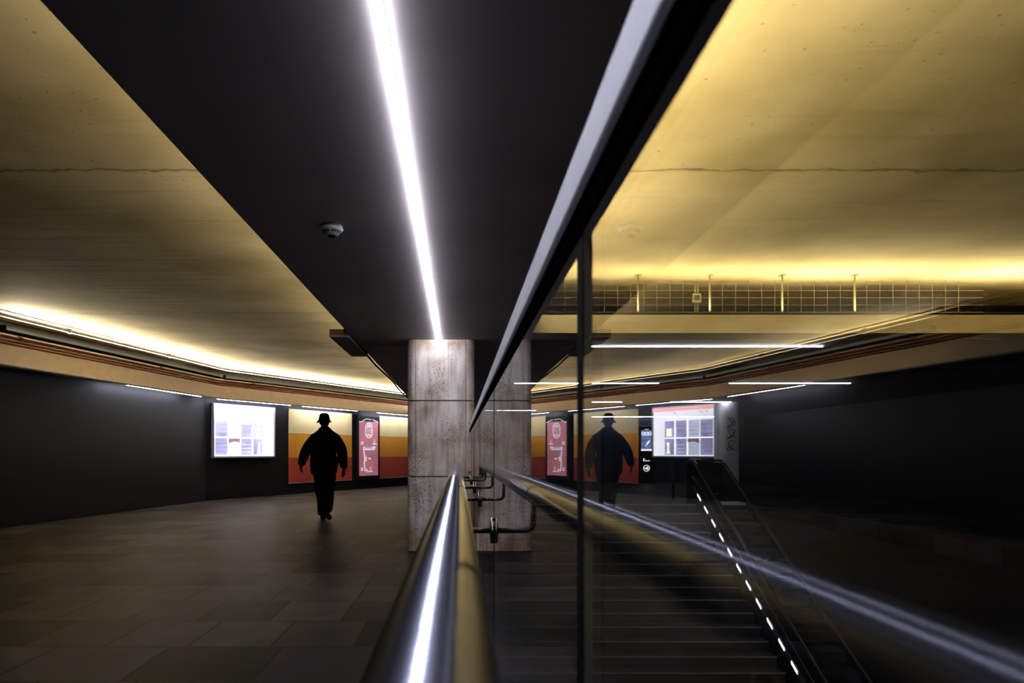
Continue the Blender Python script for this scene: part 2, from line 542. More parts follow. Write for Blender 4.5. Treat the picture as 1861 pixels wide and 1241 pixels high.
# left wall: two straight runs; local x runs along the wall, local -y points into the room
UA = math.atan2(0.865, 0.501)
W0 = Vector((-4.79, 18.29, 0))
wdir = Vector((math.cos(UA), math.sin(UA), 0))
bm = bm_new()
box(bm, (-2.6, 0, -0.1), (8.6, 0.2, HIGH))
wl = struct('wall_left', bm, 'black')
wl.location = W0; wl.rotation_euler = (0, 0, UA)
BEND = W0 + wdir * -2.6
UB = math.atan2(1.0, 0.16)
bm = bm_new()
box(bm, (-19.5, 0, -0.1), (0.06, 0.2, HIGH))
wl2 = struct('wall_left_near', bm, 'black')
wl2.location = BEND; wl2.rotation_euler = (0, 0, UB)


def wall_at(u, out, z=0.0):
    """A point u along the left wall (negative u: towards the viewer) and 'out' metres in front of it."""
    if u >= -2.6:
        p = W0 + wdir * u
        n = Vector((math.sin(UA), -math.cos(UA), 0))
    else:
        d = Vector((math.cos(UB), math.sin(UB), 0))
        p = BEND + d * (u + 2.6)
        n = Vector((math.sin(UB), -math.cos(UB), 0))
    q = p + n * out
    return Vector((q.x, q.y, z))


# soffit along the wall, two runs, with a grey underside ledge
bm = bm_new()
pth = [wall_at(u, 0.40) for u in (-19, -2.75, 8.0)]
bpth = [wall_at(u, 0.002) for u in (-19, -2.6, 8.0)]
for a, b, c, d in ((pth[0], pth[1], bpth[1], bpth[0]), (pth[1], pth[2], bpth[2], bpth[1])):
    vs = []
    for z in (2.475, 2.76):
        vs.append([bm.verts.new((p.x, p.y, z)) for p in (a, b, c, d)])
    lo, hi = vs
    bm.faces.new(lo[::-1]); bm.faces.new(hi)
    for k in range(4):
        bm.faces.new((lo[k], lo[(k + 1) % 4], hi[(k + 1) % 4], hi[k]))
struct('trim_2', bm, 'soffit')
bm = bm_new()
tube(bm, [wall_at(u, 0.40, 2.455) for u in (-19, -2.75, 8.0)], 0.022, 8)
tr3 = struct('trim_3', bm, 'grey')

# ------------------------------------------------------------------ stone column
sc_t = thing('stone_column', 'pitted beige travertine column with rounded corners under the end of the ceiling light', 'column', (-0.2, 8.16, 0))
bm = bm_new()
cx0, cx1, cy0, cy1, cr, g = -0.609, 0.186, COLY, 8.46, 0.098, 0.007


def corner_piece(bm, cx, cy, a0, z0, z1):
    pts = arc((cx, cy), cr, a0, a0 + PI / 2, 8)
    inn = arc((cx, cy), cr - 0.03, a0, a0 + PI / 2, 8)
    prism(bm, pts + inn[::-1], 'Z', z0, z1)


core = 0.026
prism(bm, [(cx0 + cr, cy0 + core), (cx1 - cr, cy0 + core), (cx1 - core, cy0 + cr), (cx1 - core, cy1 - cr), (cx1 - cr, cy1 - core),
           (cx0 + cr, cy1 - core), (cx0 + core, cy1 - cr), (cx0 + core, cy0 + cr)], 'Z', 0.0, CEIL)
o = obj('core', bm, 'filler', sc_t); o.matrix_parent_inverse = Matrix.Translation(-sc_t.location)
bm = bm_new()
zs = [0.0, 0.88, 1.778, CEIL]
for z0, z1 in zip(zs, zs[1:]):
    a, b = z0 + (g if z0 else 0), z1 - (g if z1 < CEIL else 0)
    box(bm, (cx0 + cr + g, cy0, a), (cx1 - cr - g, cy0 + 0.03, b))
    box(bm, (cx0 + cr + g, cy1 - 0.03, a), (cx1 - cr - g, cy1, b))
    box(bm, (cx0, cy0 + cr + g, a), (cx0 + 0.03, cy1 - cr - g, b))
    box(bm, (cx1 - 0.03, cy0 + cr + g, a), (cx1, cy1 - cr - g, b))
    corner_piece(bm, cx0 + cr, cy0 + cr, PI, a, b)
    corner_piece(bm, cx1 - cr, cy0 + cr, 1.5 * PI, a, b)
    corner_piece(bm, cx1 - cr, cy1 - cr, 0, a, b)
    corner_piece(bm, cx0 + cr, cy1 - cr, PI / 2, a, b)
o = obj('cladding', bm, 'trav', sc_t); o.matrix_parent_inverse = Matrix.Translation(-sc_t.location)

# ------------------------------------------------------------------ glass barrier
gb = thing('glass_barrier', 'tall frameless glass barrier with a steel top rail running up to the stone column', 'barrier', (GX, 3, 0))


def gpart(name, bm, m, p=gb):
    o = obj(name, bm, m, p)
    o.matrix_parent_inverse = Matrix.Translation(-gb.location)
    return o


R0, R1 = EYE + 0.264, EYE + 0.3136      # steel rail
K0 = EYE + 0.235                        # lower edge of the black clamp
joints = [-1.0, 0.710, 2.45, 4.08, 5.43, 6.83]
TH = 0.010
ends = joints + [COLY - 0.006]
for a, b in zip(ends, ends[1:]):
    gpart('glass_pane', bx((GX, a + 0.0165, 0.03), (GX + TH, b - 0.0165, K0 + 0.012)), 'glass')
for j in joints[1:]:
    gpart('joint_seal', bx((GX - 0.0006, j - 0.016, 0.02), (GX + 0.0012, j + 0.016, K0 + 0.01)), 'edge')
    gpart('joint_filler', bx((GX + 0.0013, j - 0.016, 0.02), (GX + TH, j + 0.016, K0 + 0.01)), 'filler')
gpart('rail_clamp', bx((GX - 0.0035, -1.0, K0), (GX + TH + 0.0035, COLY - 0.006, R0)), 'seal')
for a, b in ((-1.0, 1.738), (1.742, COLY - 0.004)):
    gpart('top_rail', one(bevelbox, (GX - 0.010, a, R0), (GX + 0.022, b, R1), 0.005, 3), 'brushed')
gpart('base_shoe', bx((GX - 0.014, -1.0, 0.0), (GX + TH + 0.014, COLY - 0.006, 0.05)), 'dark_steel')

# ------------------------------------------------------------------ handrail
HX, HZ, HR = -0.0160, EYE - 0.143, 0.0420
END = 7.62
hr = thing('handrail', 'polished round steel handrail on bent brackets along the glass barrier', 'handrail', (HX, 3, HZ))


def hx(y):
    return HX


def hpart(name, bm, m, p=hr):
    o = obj(name, bm, m, p)
    o.matrix_parent_inverse = Matrix.Translation(-hr.location)
    return o


bm = bm_new()
tube(bm, [(HX, -1.0, HZ), (HX, END, HZ)], HR, 64)
hpart('rail_tube', bm, 'chrome')
bm = bm_new()   # turned-down end
pts = [(hx(END), END, HZ)] + [(hx(END), END + 0.05 * math.sin(t), HZ - 0.05 * (1 - math.cos(t))) for t in (0.3, 0.6, 0.9, 1.2, PI / 2)] + [(hx(END), END + 0.05, HZ - 0.12)]
tube(bm, pts, HR, 32)
hpart('rail_end', bm, 'dark_steel')
BZ = EYE - 0.288
for y in (0.600, 2.45, 4.08, 5.43, 6.83, 7.50):
    x = hx(y)
    bm = bm_new()
    r = 0.03
    pts = [(x, y, HZ - HR + 0.004), (x, y, BZ + r)] + [(x + r * (1 - math.cos(t)), y, BZ + r * (1 - math.sin(t))) for t in (0.3, 0.6, 0.9, 1.2, PI / 2)] + [(GX - 0.012, y, BZ)]
    tube(bm, pts, 0.0105, 20)
    br = hpart('bracket', bm, 'bracket')
    d = hpart('clamp_disc', one(lathe, [(0.010, 0), (0.016, -0.016), (0.045, -0.0125), (0.047, -0.011), (0.047, -0.0015), (0.045, 0)][::-1], (GX - 0.0007, y, BZ), 32, 'X'), 'bracket', br)
    d.matrix_parent_inverse = Matrix.Translation(-hr.location)
    d.parent = br
    d.matrix_parent_inverse = Matrix.Identity(4)

# ------------------------------------------------------------------ ceiling light strips
LX = -0.2345


def light_strip(a, b, label, m='led', half=0.0095, housing=True, group=None):
    """A half-round diffuser under a shallow housing, from point a to point b just under a ceiling."""
    a, b = Vector(a), Vector(b)
    t = thing('light_strip', label, 'light', a, 0, group)
    d = (b - a)
    L = d.length
    t.rotation_euler = (0, 0, math.atan2(d.y, d.x))
    prof = [(half * math.cos(k * PI / 8), -1.35 * half * math.sin(k * PI / 8) - 0.002) for k in range(9)]
    bm = bm_new()
    prism(bm, prof, 'X', 0.002, L - 0.002)
    obj('diffuser', bm, m, t)
    bm = bm_new()
    box(bm, (0, -half - 0.002, -0.002), (L, half + 0.002, 0.0))
    obj('housing', bm, 'grey', t)
    return t


light_strip((LX, -3.0, CEIL - 0.001), (LX, COLY - 0.01, CEIL - 0.001), 'long bright white light strip on the dark ceiling ending at the stone column')
CF = CEIL + 0.012
grp = 'light strips across the far ceiling beyond the glass'
far = [((1.63, 8.40), (4.60, 8.40), 'white light strip just behind the yellow concrete beam, nearest of those beyond the glass'),
       ((1.08, 12.9), (3.88, 12.9), 'white light strip over the upper part of the stairs, left one of two in line'),
       ((5.25, 12.9), (7.6, 12.9), 'white light strip over the escalator, right one of two in line'),
       ((3.50, 17.7), (4.35, 17.7), 'short white light strip on the far ceiling left of the graffiti column strip'),
       ((5.63, 17.64), (7.22, 17.64), 'white light strip running into the head of the graffiti column'),
       ((0.55, 21.2), (2.45, 21.2), 'white light strip seen right behind the stone column'),
       ((4.95, 25.0), (9.8, 25.0), 'longest white light strip, along the far wall above the black totem')]
for a, b, lab in far:
    light_strip((*a, CF), (*b, CF), lab, 'ledfar', 0.010, True, grp)

# strips under the wall soffit
for u0, u1, lab in ((0.35, 2.75, 'white light strip under the soffit above the panel behind the walking man'),
                    (3.75, 6.4, 'white light strip under the soffit above the panel beside the stone column'),
                    (-2.55, -0.10, 'white light strip under the soffit above the lit shop front'),
                    (-6.0, -3.4, 'white light strip under the soffit nearest the viewer')):
    a, b = wall_at(u0, 0.33, 2.474), wall_at(u1, 0.33, 2.474)
    light_strip(a, b, lab, 'ledwall', 0.026, True, 'light strips under the wall soffit')


# hidden cove lamps and one added fill lamp: open-topped channels
def cove(a, b, m, label, wd=0.05, lip=0.036, front=0.030):
    a, b = Vector(a), Vector(b)
    d = b - a
    t = thing('cove_light', label, 'light', a, math.atan2(d.y, d.x), 'upward cove lights')
    L = d.length
    bm = bm_new()
    box(bm, (0, -wd, 0), (L, wd, 0.008)); box(bm, (0, -wd, 0.008), (L, -wd + 0.006, front)); box(bm, (0, wd - 0.006, 0.008), (L, wd, lip))
    box(bm, (0, -wd, 0.008), (0.006, wd, lip)); box(bm, (L - 0.006, -wd, 0.008), (L, wd, lip))
    obj('channel', bm, 'seal', t)
    bm = bm_new()
    prism(bm, [(-wd + 0.014, 0.010), (wd - 0.010, 0.010), (wd - 0.010, 0.034)], 'X', 0.01, L - 0.01)
    obj('lamp', bm, m, t)
    return t


cove(wall_at(-2.66, 0.50, 2.915), wall_at(7.6, 0.50, 2.915), 'coveL', 'warm cove light above the red pipes over the striped wall panels', lip=0.10)
cove(wall_at(-9, 0.50, 2.915), wall_at(-2.80, 0.50, 2.915), 'coveL', 'warm cove light above the pipes along the near left wall', lip=0.10)
cove((SR + 0.039, 1.2, 2.525), (SR + 0.039, 7.2, 2.525), 'coveR', 'warm cove light along the stair side edge of the dark ceiling slab', wd=0.036, front=0.010)
cove((SL - 0.06, 23.0, 2.64), (SL - 0.06, 2.0, 2.64), 'fillS', 'added dim warm fill light above the ceiling box along the left slab edge', front=0.012)  # added to brighten the yellow ceiling left of the slab, no known lamp
cove((SR + 0.25, 7.52, CEIL + 0.2037), (RX - 0.2, 7.52, CEIL + 0.2037), 'coveB', 'warm cove light lying on top of the yellow concrete beam', lip=0.055)

# ------------------------------------------------------------------ striped wall panels
def striped(u0, u1, label):
    t = thing('wall_panel', label, 'wall panel', wall_at(u0, 0, 0), UA, 'striped wall panels')
    Lw = u1 - u0
    for nm, m, z0, z1 in (('yellow_band', 'p_yel', 1.693, 2.375), ('orange_band', 'p_ora', 1.015, 1.687), ('red_band', 'p_red', 0.315, 1.009)):
        o = obj(nm, one(bevelbox, (0, -0.035, z0), (Lw, -0.001, z1), 0.003, 1), m, t)
    obj('edge_trim', bx((-0.0, -0.037, 0.302), (Lw, -0.001, 0.313)), 'brushed', t)
    return t


striped(0.144, 2.855, 'cream, orange and red striped glossy wall panel behind the walking man')
striped(4.277, 7.9, 'cream, orange and red striped glossy wall panel half hidden by the stone column')

# ------------------------------------------------------------------ poster light box
pu0, pu1 = 3.10, 4.235
pb = thing('poster_light_box', 'backlit pink restaurant poster in a tall black frame', 'poster', wall_at(pu0, 0, 0), UA)
PW = pu1 - pu0
obj('case', one(bevelbox, (0, -0.06, 0.30), (PW, -0.001, 2.36), 0.006, 1), 'blackplastic', pb)
fr = bm_new()
for a, b in (((0, -0.075, 0.30), (0.06, -0.06, 2.36)), ((PW - 0.05, -0.075, 0.30), (PW, -0.06, 2.36)), ((0.06, -0.075, 0.30), (PW - 0.05, -0.06, 0.40)), ((0.06, -0.075, 2.30), (PW - 0.05, -0.06, 2.36))):
    box(fr, a, b)
obj('frame', fr, 'blackplastic', pb)
PX0, PX1, PZ0, PZ1 = 0.075, 1.06, 0.42, 2.16
pin = obj('poster', bx((PX0, -0.064, PZ0), (PX1, -0.0605, PZ1)), 'pink', pb)
pin['label'] = 'pink printed poster sheet'


def pxz(px, py):   # a place on the poster from its fractions
    return PX0 + px * (PX1 - PX0), PZ1 - py * (PZ1 - PZ0)


Y = -0.0655


def ring_line(bm, pts, r, y=Y):
    tube(bm, [(a, y, b) for a, b in pts], r, 6)


# white wavy lines along the poster top
bm = bm_new()
pts = [(-0.02, 0.015), (0.06, 0.02), (0.2, -0.005), (0.3, -0.035), (0.42, -0.045), (0.55, -0.035), (0.63, -0.04)]
ring_line(bm, [pxz(*p) for p in pts], 0.011)
ring_line(bm, [pxz(*p) for p in [(0.72, -0.04), (0.82, -0.02), (0.95, -0.01), (1.02, 0.015)]], 0.011)
obj('wavy_line', bm, 'posterwhite', pb)
# logo: rounded outline with lettering
bm = bm_new()
lc = []
lw, lh, lr = 0.175, 0.24, 0.165
cxl, czl = pxz(0.5, 0.165)
for (sx, sz, a0) in ((1, 1, 0), (-1, 1, PI / 2), (-1, -1, PI), (1, -1, 1.5 * PI)):
    lc += arc((cxl + sx * (lw - lr), czl + sz * (lh - lr)), lr, a0, a0 + PI / 2, 6)
ring_line(bm, lc + lc[:1], 0.013)
obj('logo_outline', bm, 'posterwhite', pb)
bm = bm_new()
prism(bm, arc((cxl, czl + 0.085), 0.12, 0.1, PI - 0.1, 10), 'Y', Y - 0.002, Y)
obj('logo_bun', bm, 'posterfaint', pb)
bm = bm_new()
box(bm, (cxl - 0.13, Y - 0.002, czl - 0.19), (cxl + 0.13, Y, czl - 0.135))
obj('logo_bun', bm, 'posterfaint', pb)
obj('logo_plate', bx((cxl - 0.155, Y - 0.0005, czl - 0.13), (cxl + 0.155, Y + 0.001, czl + 0.085)), 'posterfaint', pb)
text('lettering', 'BURGER', 0.105, 'posterdark', pb, (cxl, Y - 0.001, czl + 0.035), sx=0.74, bold=0.002)
text('lettering', 'KING', 0.155, 'posterdark', pb, (cxl, Y - 0.001, czl - 0.07), sx=0.84, bold=0.003)
# street map on the poster
bm = bm_new()
x0, z0 = pxz(0.2, 0.465); x1, z1 = pxz(0.75, 0.53)
box(bm, (x0, Y - 0.001, z1), (x1, Y, z0))
obj('street_band', bm, 'posterblue', pb)
bm = bm_new()
for f in (0.2, 0.68):
    x0, z0 = pxz(f, 0.46); x1, z1 = pxz(f + 0.08, 0.535)
    for k in (0, 1):
        zz0 = z1 + (z0 - z1) * (0.5 * k + 0.06)
        box(bm, (x0, Y - 0.003, zz0), (x1, Y - 0.0015, zz0 + (z0 - z1) * 0.36))
x0, z0 = pxz(0.30, 0.505); x1, z1 = pxz(0.62, 0.525)
box(bm, (x0, Y - 0.003, z1), (x1, Y - 0.0015, z0))
pts = [(0.235, 0.545), (0.245, 0.60), (0.265, 0.64), (0.28, 0.70), (0.26, 0.76), (0.27, 0.82), (0.29, 0.87), (0.315, 0.925)]
ring_line(bm, [pxz(*p) for p in pts], 0.016)
for px, pz in ((0.81, 0.475), (0.40, 0.895)):        # map pins
    cxp, czp = pxz(px, pz)
    ring_line(bm, arc((cxp, czp), 0.030, 0, 2 * PI, 12), 0.009)
    ring_line(bm, [(cxp, czp - 0.03), (cxp, czp - 0.085)], 0.009)
# walking figure
cxp, czp = pxz(0.35, 0.655)
prism(bm, arc((cxp, czp + 0.02), 0.018, 0, 2 * PI, 10)[:-1], 'Y', Y - 0.003, Y - 0.001)
for seg in (((0, 0), (0, -0.07)), ((0, -0.07), (-0.035, -0.14)), ((0, -0.07), (0.035, -0.14)), ((0, -0.01), (-0.035, -0.055)), ((0, -0.01), (0.04, -0.045))):
    ring_line(bm, [(cxp + a, czp + b) for a, b in seg], 0.009)
obj('route_map', bm, 'posterwhite', pb)
cxp, czp = pxz(0.53, 0.685)
text('lettering', '5 min', 0.085, 'posterwhite', pb, (cxp, Y - 0.001, czp), sx=0.8, bold=0.001)
for px, pz, wd, n in ((0.16, 0.385, 0.15, 2), (0.80, 0.415, 0.24, 1), (0.15, 0.865, 0.12, 2), (0.60, 0.925, 0.26, 1)):
    for k in range(n):
        bm = bm_new()
        cxp, czp = pxz(px, pz + k * 0.033)
        for q in range(int(wd / 0.024)):
            box(bm, (cxp - wd / 2 + q * 0.024, Y - 0.002, czp - 0.016), (cxp - wd / 2 + q * 0.024 + 0.017, Y, czp + 0.016))
        obj('caption', bm, 'posterwhite', pb)
for px, pz in ((0.80, 0.36), (0.60, 0.86)):
    bm = bm_new()
    cxp, czp = pxz(px, pz)
    ring_line(bm, arc((cxp, czp), 0.035, 0, 2 * PI, 12), 0.008)
    box(bm, (cxp - 0.025, Y - 0.002, czp - 0.08), (cxp + 0.025, Y, czp - 0.045))
    obj('caption_icon', bm, 'posterfaint', pb)

# ------------------------------------------------------------------ lit shop front on the left wall (outside the cropped picture, seen mirrored in the glass)
su0, su1 = -2.42, -0.45
sf = thing('shop_window', 'brightly lit white shop window with a red fascia and eight small displays', 'shop window', wall_at(su0, 0, 0), UA)
SW = su1 - su0
SZ0, SZ1 = 1.07, 2.34
obj('back_panel', bx((0, -0.04, SZ0), (SW, -0.002, SZ1)), 'shopwhite', sf)
obj('fascia', bx((0.0, -0.07, SZ1 - 0.10), (SW, -0.041, SZ1 - 0.005)), 'shopred', sf)
bm = bm_new()
for a, b in (((-0.03, -0.08, SZ0 - 0.04), (SW + 0.03, -0.002, SZ0)), ((-0.03, -0.08, SZ1), (SW + 0.03, -0.002, SZ1 + 0.03)),
             ((-0.03, -0.08, SZ0), (0, -0.002, SZ1)), ((SW, -0.08, SZ0), (SW + 0.03, -0.002, SZ1))):
    box(bm, a, b)
obj('window_frame', bm, 'grey', sf)


def sfx(f):   # fraction counted from the far end of the window
    return SW * (1 - f)


SH = SZ1 - SZ0
rows = ((0.28, 0.62), (0.645, 0.975))
cols = ((0.205, 0.36), (0.39, 0.565), (0.595, 0.775), (0.785, 0.975))
for ri, (ra, rb) in enumerate(rows):
    for ci, (ca, cb) in enumerate(cols):
        m = 'shopblue'
        if ci == 2: m = 'shopgrey'
        x1, x0 = sfx(ca), sfx(cb)
        z1, z0 = SZ1 - SH * ra, SZ1 - SH * rb
        t = obj('display', bx((x0, -0.05, z0), (x1, -0.041, z1)), m, sf)
        bm = bm_new()
        wv = x1 - x0
        hv = z1 - z0
        if ri == 0 and ci == 0:
            for k in range(4):
                prism(bm, [(x0 + wv * (0.25 + 0.15 * k), z0 + 0.03), (x0 + wv * (0.37 + 0.15 * k), z0 + 0.03), (x0 + wv * (0.34 + 0.15 * k), z0 + hv * 0.55), (x0 + wv * (0.28 + 0.15 * k), z0 + hv * 0.55)], 'Y', -0.06, -0.051)
            obj('hanging_clothes', bm, 'shopyel', t); continue
        if ri == 1 and ci == 0:
            prism(bm, [(x0 + wv * .45, z0 + .03), (x0 + wv * .8, z0 + .03), (x0 + wv * .68, z0 + hv * .45), (x0 + wv * .8, z0 + hv * .75), (x0 + wv * .5, z0 + hv * .75), (x0 + wv * .58, z0 + hv * .45)], 'Y', -0.06, -0.051)
            obj('hanging_dress', bm, 'shopyel', t); continue
        if ri == 1 and ci == 2:
            box(bm, (x0, -0.075, z1 - hv * 0.16), (x1, -0.051, z1))
            prism(bm, [(x0, z1 - hv * .16), (x1, z1 - hv * .16), (x1, z1 - hv * .24), (x0 + wv * .5, z1 - hv * .18), (x0, z1 - hv * .3)], 'Y', -0.07, -0.051)
            obj('awning', bm, 'shopbrown', t); continue
        if ri == 0 and ci == 1:
            for k in range(7):
                box(bm, (x0 + wv * (0.06 + 0.125 * k), -0.058, z0 + hv * 0.3), (x0 + wv * (0.14 + 0.125 * k), -0.051, z0 + hv * random.uniform(.5, .58)))
            box(bm, (x0, -0.056, z0 + hv * .62), (x1, -0.051, z0 + hv * .7))
            obj('shelf_goods', bm, 'shopdark', t); continue
        if ci == 3:
            for k in range(3):
                box(bm, (x0, -0.056, z0 + hv * (.2 + .25 * k)), (x1, -0.051, z0 + hv * (.24 + .25 * k)))
            if ri == 0: box(bm, (x0 + wv * .3, -0.058, z0 + hv * .05), (x0 + wv * .85, -0.051, z0 + hv * .2))
            obj('shelf', bm, 'shopdark', t); continue
        for k in range(3):
            box(bm, (x0 + wv * .1, -0.056, z0 + hv * (.15 + .22 * k)), (x0 + wv * .9, -0.051, z0 + hv * (.19 + .22 * k)))
        obj('shelf', bm, 'shopblue' if ci == 2 else 'shopgrey', t)
bm = bm_new()
for f in (0.38, 0.58, 0.78):
    box(bm, (sfx(f) - 0.008, -0.055, SZ0), (sfx(f) + 0.008, -0.041, SZ1 - SH * 0.27))
box(bm, (0, -0.056, SZ1 - SH * 0.635), (sfx(0.2), -0.041, SZ1 - SH * 0.622))
obj('glazing_bars', bm, 'screenwhite', sf)
bm = bm_new()
for f in (0.37, 0.78, 0.87):
    prism(bm, [(sfx(f), SZ1 - .13), (sfx(f) + .03, SZ1 - .13), (sfx(f) - .02, SZ1 - .17), (sfx(f) - .05, SZ1 - .17)], 'Y', -.05, -.041)
obj('spot_lamps', bm, 'shopdark', sf)

# ------------------------------------------------------------------ pipes above the soffit
def pipe(out, z, r, m, label, u0=-18.5, u1=7.9, clips=0, n=12):
    t = thing('ceiling_pipe', label, 'pipe', wall_at(0, out, z), 0, 'pipes above the wall soffit')
    inv = Matrix.Translation(-t.location)
    bm = bm_new()
    pts = []
    N_ = 40
    for k in range(N_ + 1):
        u = u0 + (u1 - u0) * k / N_
        if -3.4 < u < -1.9: continue
        pts.append(wall_at(u, out, z))
        if u < -3.4 and u + (u1 - u0) / N_ >= -3.4:
            pts.append(wall_at(-2.6, out, z) * 0.5 + wall_at(-2.61, out, z) * 0.5)
    tube(bm, pts, r, n)
    o = obj('pipe_run', bm, m, t); o.matrix_parent_inverse = inv
    for k in range(clips):
        u = u0 + 1.0 + (u1 - u0 - 1.5) * (k + 0.5) / clips
        if -3.6 < u < -1.8: continue
        bm = bm_new()
        d = (wall_at(u + 0.03, out, z) - wall_at(u - 0.03, out, z))
        tube(bm, [wall_at(u, out, z) - d * 0.5, wall_at(u, out, z) + d * 0.5], r * 1.45, 10)
        o = obj('pipe_coupling', bm, m, t); o.matrix_parent_inverse = inv
    return t


pipe(0.60, 3.135, 0.030, 'pipe_dark', 'thick dark pipe close under the yellow ceiling', clips=9)
pipe(0.42, 2.872, 0.030, 'pipe_red', 'red sprinkler pipe along the left wall, topmost red one', clips=7)
pipe(0.46, 2.828, 0.009, 'pipe_grey', 'thin pale conduit along the red sprinkler pipes', clips=12)
pipe(0.36, 2.79, 0.018, 'pipe_red', 'thin red pipe lowest above the wall soffit', clips=5)
pipe(0.12, 2.93, 0.070, 'pipe_dark', 'fat dark duct pipe against the wall behind the red pipes')

# ------------------------------------------------------------------ things on the ceiling
sd = thing('smoke_detector', 'small round off white smoke detector on the dark ceiling', 'smoke detector', (-0.746, 3.91, CEIL))
obj('base_ring', one(lathe, [(0.060, 0.0), (0.062, -0.010), (0.058, -0.013)], (0, 0, 0), 32), 'blackplastic', sd)
obj('housing', one(lathe, [(0.060, -0.013), (0.066, -0.020), (0.066, -0.026), (0.058, -0.036), (0.040, -0.052), (0.022, -0.060), (0.020, -0.060)], (0, 0, 0), 40), 'offwhite', sd)
bm = bm_new()
for rr, zz in ((0.0555, -0.0395), (0.0485, -0.0455)):
    for a0 in (0.12, PI / 2 + 0.12, PI + 0.12, 1.5 * PI + 0.12):
        tube(bm, [(rr * math.cos(a0 + k * (PI / 2 - 0.24) / 8), rr * math.sin(a0 + k * (PI / 2 - 0.24) / 8), zz) for k in range(9)], 0.0022, 6)
obj('vent_slots', bm, 'seal', sd)
obj('sensor', one(lathe, [(0.021, -0.058), (0.020, -0.066), (0.010, -0.072), (0.002, -0.073)], (0, 0, 0), 24), 'seal', sd)

bt = thing('ceiling_box', 'long painted box fixed beside the left edge of the dark ceiling slab', 'cable box', (SL - 0.13, 7.6, CEIL))
obj('box_body', one(bevelbox, (-0.114, 0.0, -0.012), (0.114, 1.56, 0.075), 0.004, 1), 'boxm', bt)
obj('bottom_cover', bx((-0.110, 0.004, -0.016), (0.110, 1.556, -0.0125)), 'slab', bt)
obj('mounting_bracket', bx((0.1145, 0.1, -0.004), (0.1285, 1.45, 0.06)), 'seal', bt)
bm = bm_new()
tube(bm, [(SL - 0.02, 6.3, HIGH - 0.4), (SL - 0.012, 6.7, CEIL + 0.12), (SL - 0.03, 7.4, CEIL + 0.05), (SL - 0.06, 7.58, CEIL + 0.04)], 0.014, 8)
tag(obj('cable', bm, 'seal'), 'dark cable running into the near end of the ceiling box', 'cable')
bm = bm_new()
tube(bm, [(SL - 0.05, 9.17, CEIL + 0.03)] + [(SL - 0.05 - 0.02 * math.sin(k * 1.7), 9.3 + k * 1.2, CEIL + 0.03 + 0.004 * (k % 2)) for k in range(12)], 0.014, 8)
tag(obj('cable', bm, 'seal'), 'dark cable leaving the far end of the ceiling box along the slab edge', 'cable')

# wire mesh and hangers above the beam
bm = bm_new()
x = SR + 0.1
while x < 6.0:
    box(bm, (x, 7.852, CEIL + 0.205), (x + 0.004, 7.856, HIGH - 0.002)); x += 0.155
z = CEIL + 0.235
while z < HIGH - 0.03:
    box(bm, (SR + 0.03, 7.852, z), (6.2, 7.856, z + 0.004)); z += 0.085
tag(obj('wire_mesh_screen', bm, 'mesh'), 'wire mesh screen closing the dark gap above the yellow beam', 'mesh screen')
for k, (x, wh) in enumerate(((2.05, 'left of the junction box'), (2.87, 'right beside the junction box'), (3.70, 'third along the beam'), (4.53, 'farthest right along the beam'))):
    t = thing('hanger_rod', 'pale steel hanger rod under the yellow ceiling, ' + wh, 'rod', (x, 7.60, CEIL + 0.2035), 0, 'hanger rods on the beam')
    obj('rod', one(tube, [(0, 0, 0), (0, 0, HIGH - CEIL - 0.2035)], 0.010, 10), 'mesh', t)
    obj('foot_plate', bx((-0.03, -0.03, HIGH - CEIL - 0.214), (0.03, 0.03, HIGH - CEIL - 0.204)), 'mesh', t)
jb = thing('junction_box', 'small junction box with cables on the wire mesh above the beam', 'junction box', (2.80, 7.80, CEIL + 0.2035))
obj('enclosure', one(bevelbox, (-0.05, 0.0, 0.22), (0.05, 0.045, 0.33), 0.006, 1), 'mesh', jb)
obj('cover', bx((-0.03, -0.006, 0.245), (0.03, -0.0005, 0.305)), 'dark_steel', jb)
for dx in (-0.02, 0.015):
    obj('conduit', one(tube, [(dx, 0.02, 0.33), (dx, 0.02, 0.47)], 0.006, 6), 'mesh', jb)
    obj('conduit', one(tube, [(dx, 0.02, 0.22), (dx, 0.02, 0.002)], 0.006, 6), 'mesh', jb)

# ------------------------------------------------------------------ stairs
st = thing('staircase', 'wide dark stone staircase rising behind the glass barrier', 'stairs', (2.7, TOPY, 0))
T, R = 0.2915, 0.172
for k in range(19):
    y1 = TOPY - T * k
    z = -R * k
    bm = bm_new()
    box(bm, (0.192 - 2.7, -T * (k + 1), z - R - 0.12), (VOID_R - 2.7, -T * k - 0.0005, z - R))
    stp = obj('step', bm, 'stair', st)
    obj('riser', bx((0.192 - 2.7, -T * k - 0.010, z - R + 0.0005), (VOID_R - 2.7, -T * k - 0.0005, z - 0.0145)), 'riser', stp)
    obj('nosing', bx((0.192 - 2.7, -T * k - 0.022, z - 0.014), (VOID_R - 2.7, -T * k - 0.0005, z + 0.0015)), 'nosing', stp)

# ------------------------------------------------------------------ escalator
es = thing('escalator', 'black escalator with lit side panel climbing beside the stone stairs', 'escalator', (EX0, 15.5, 0))


def epart(name, bm, m, p=es):
    return obj(name, bm, m, p)


SLOPE = 0.577


def ez(y):      # height of the step line, y relative to 15.5
    return SLOPE * min(0, y + 0.35)


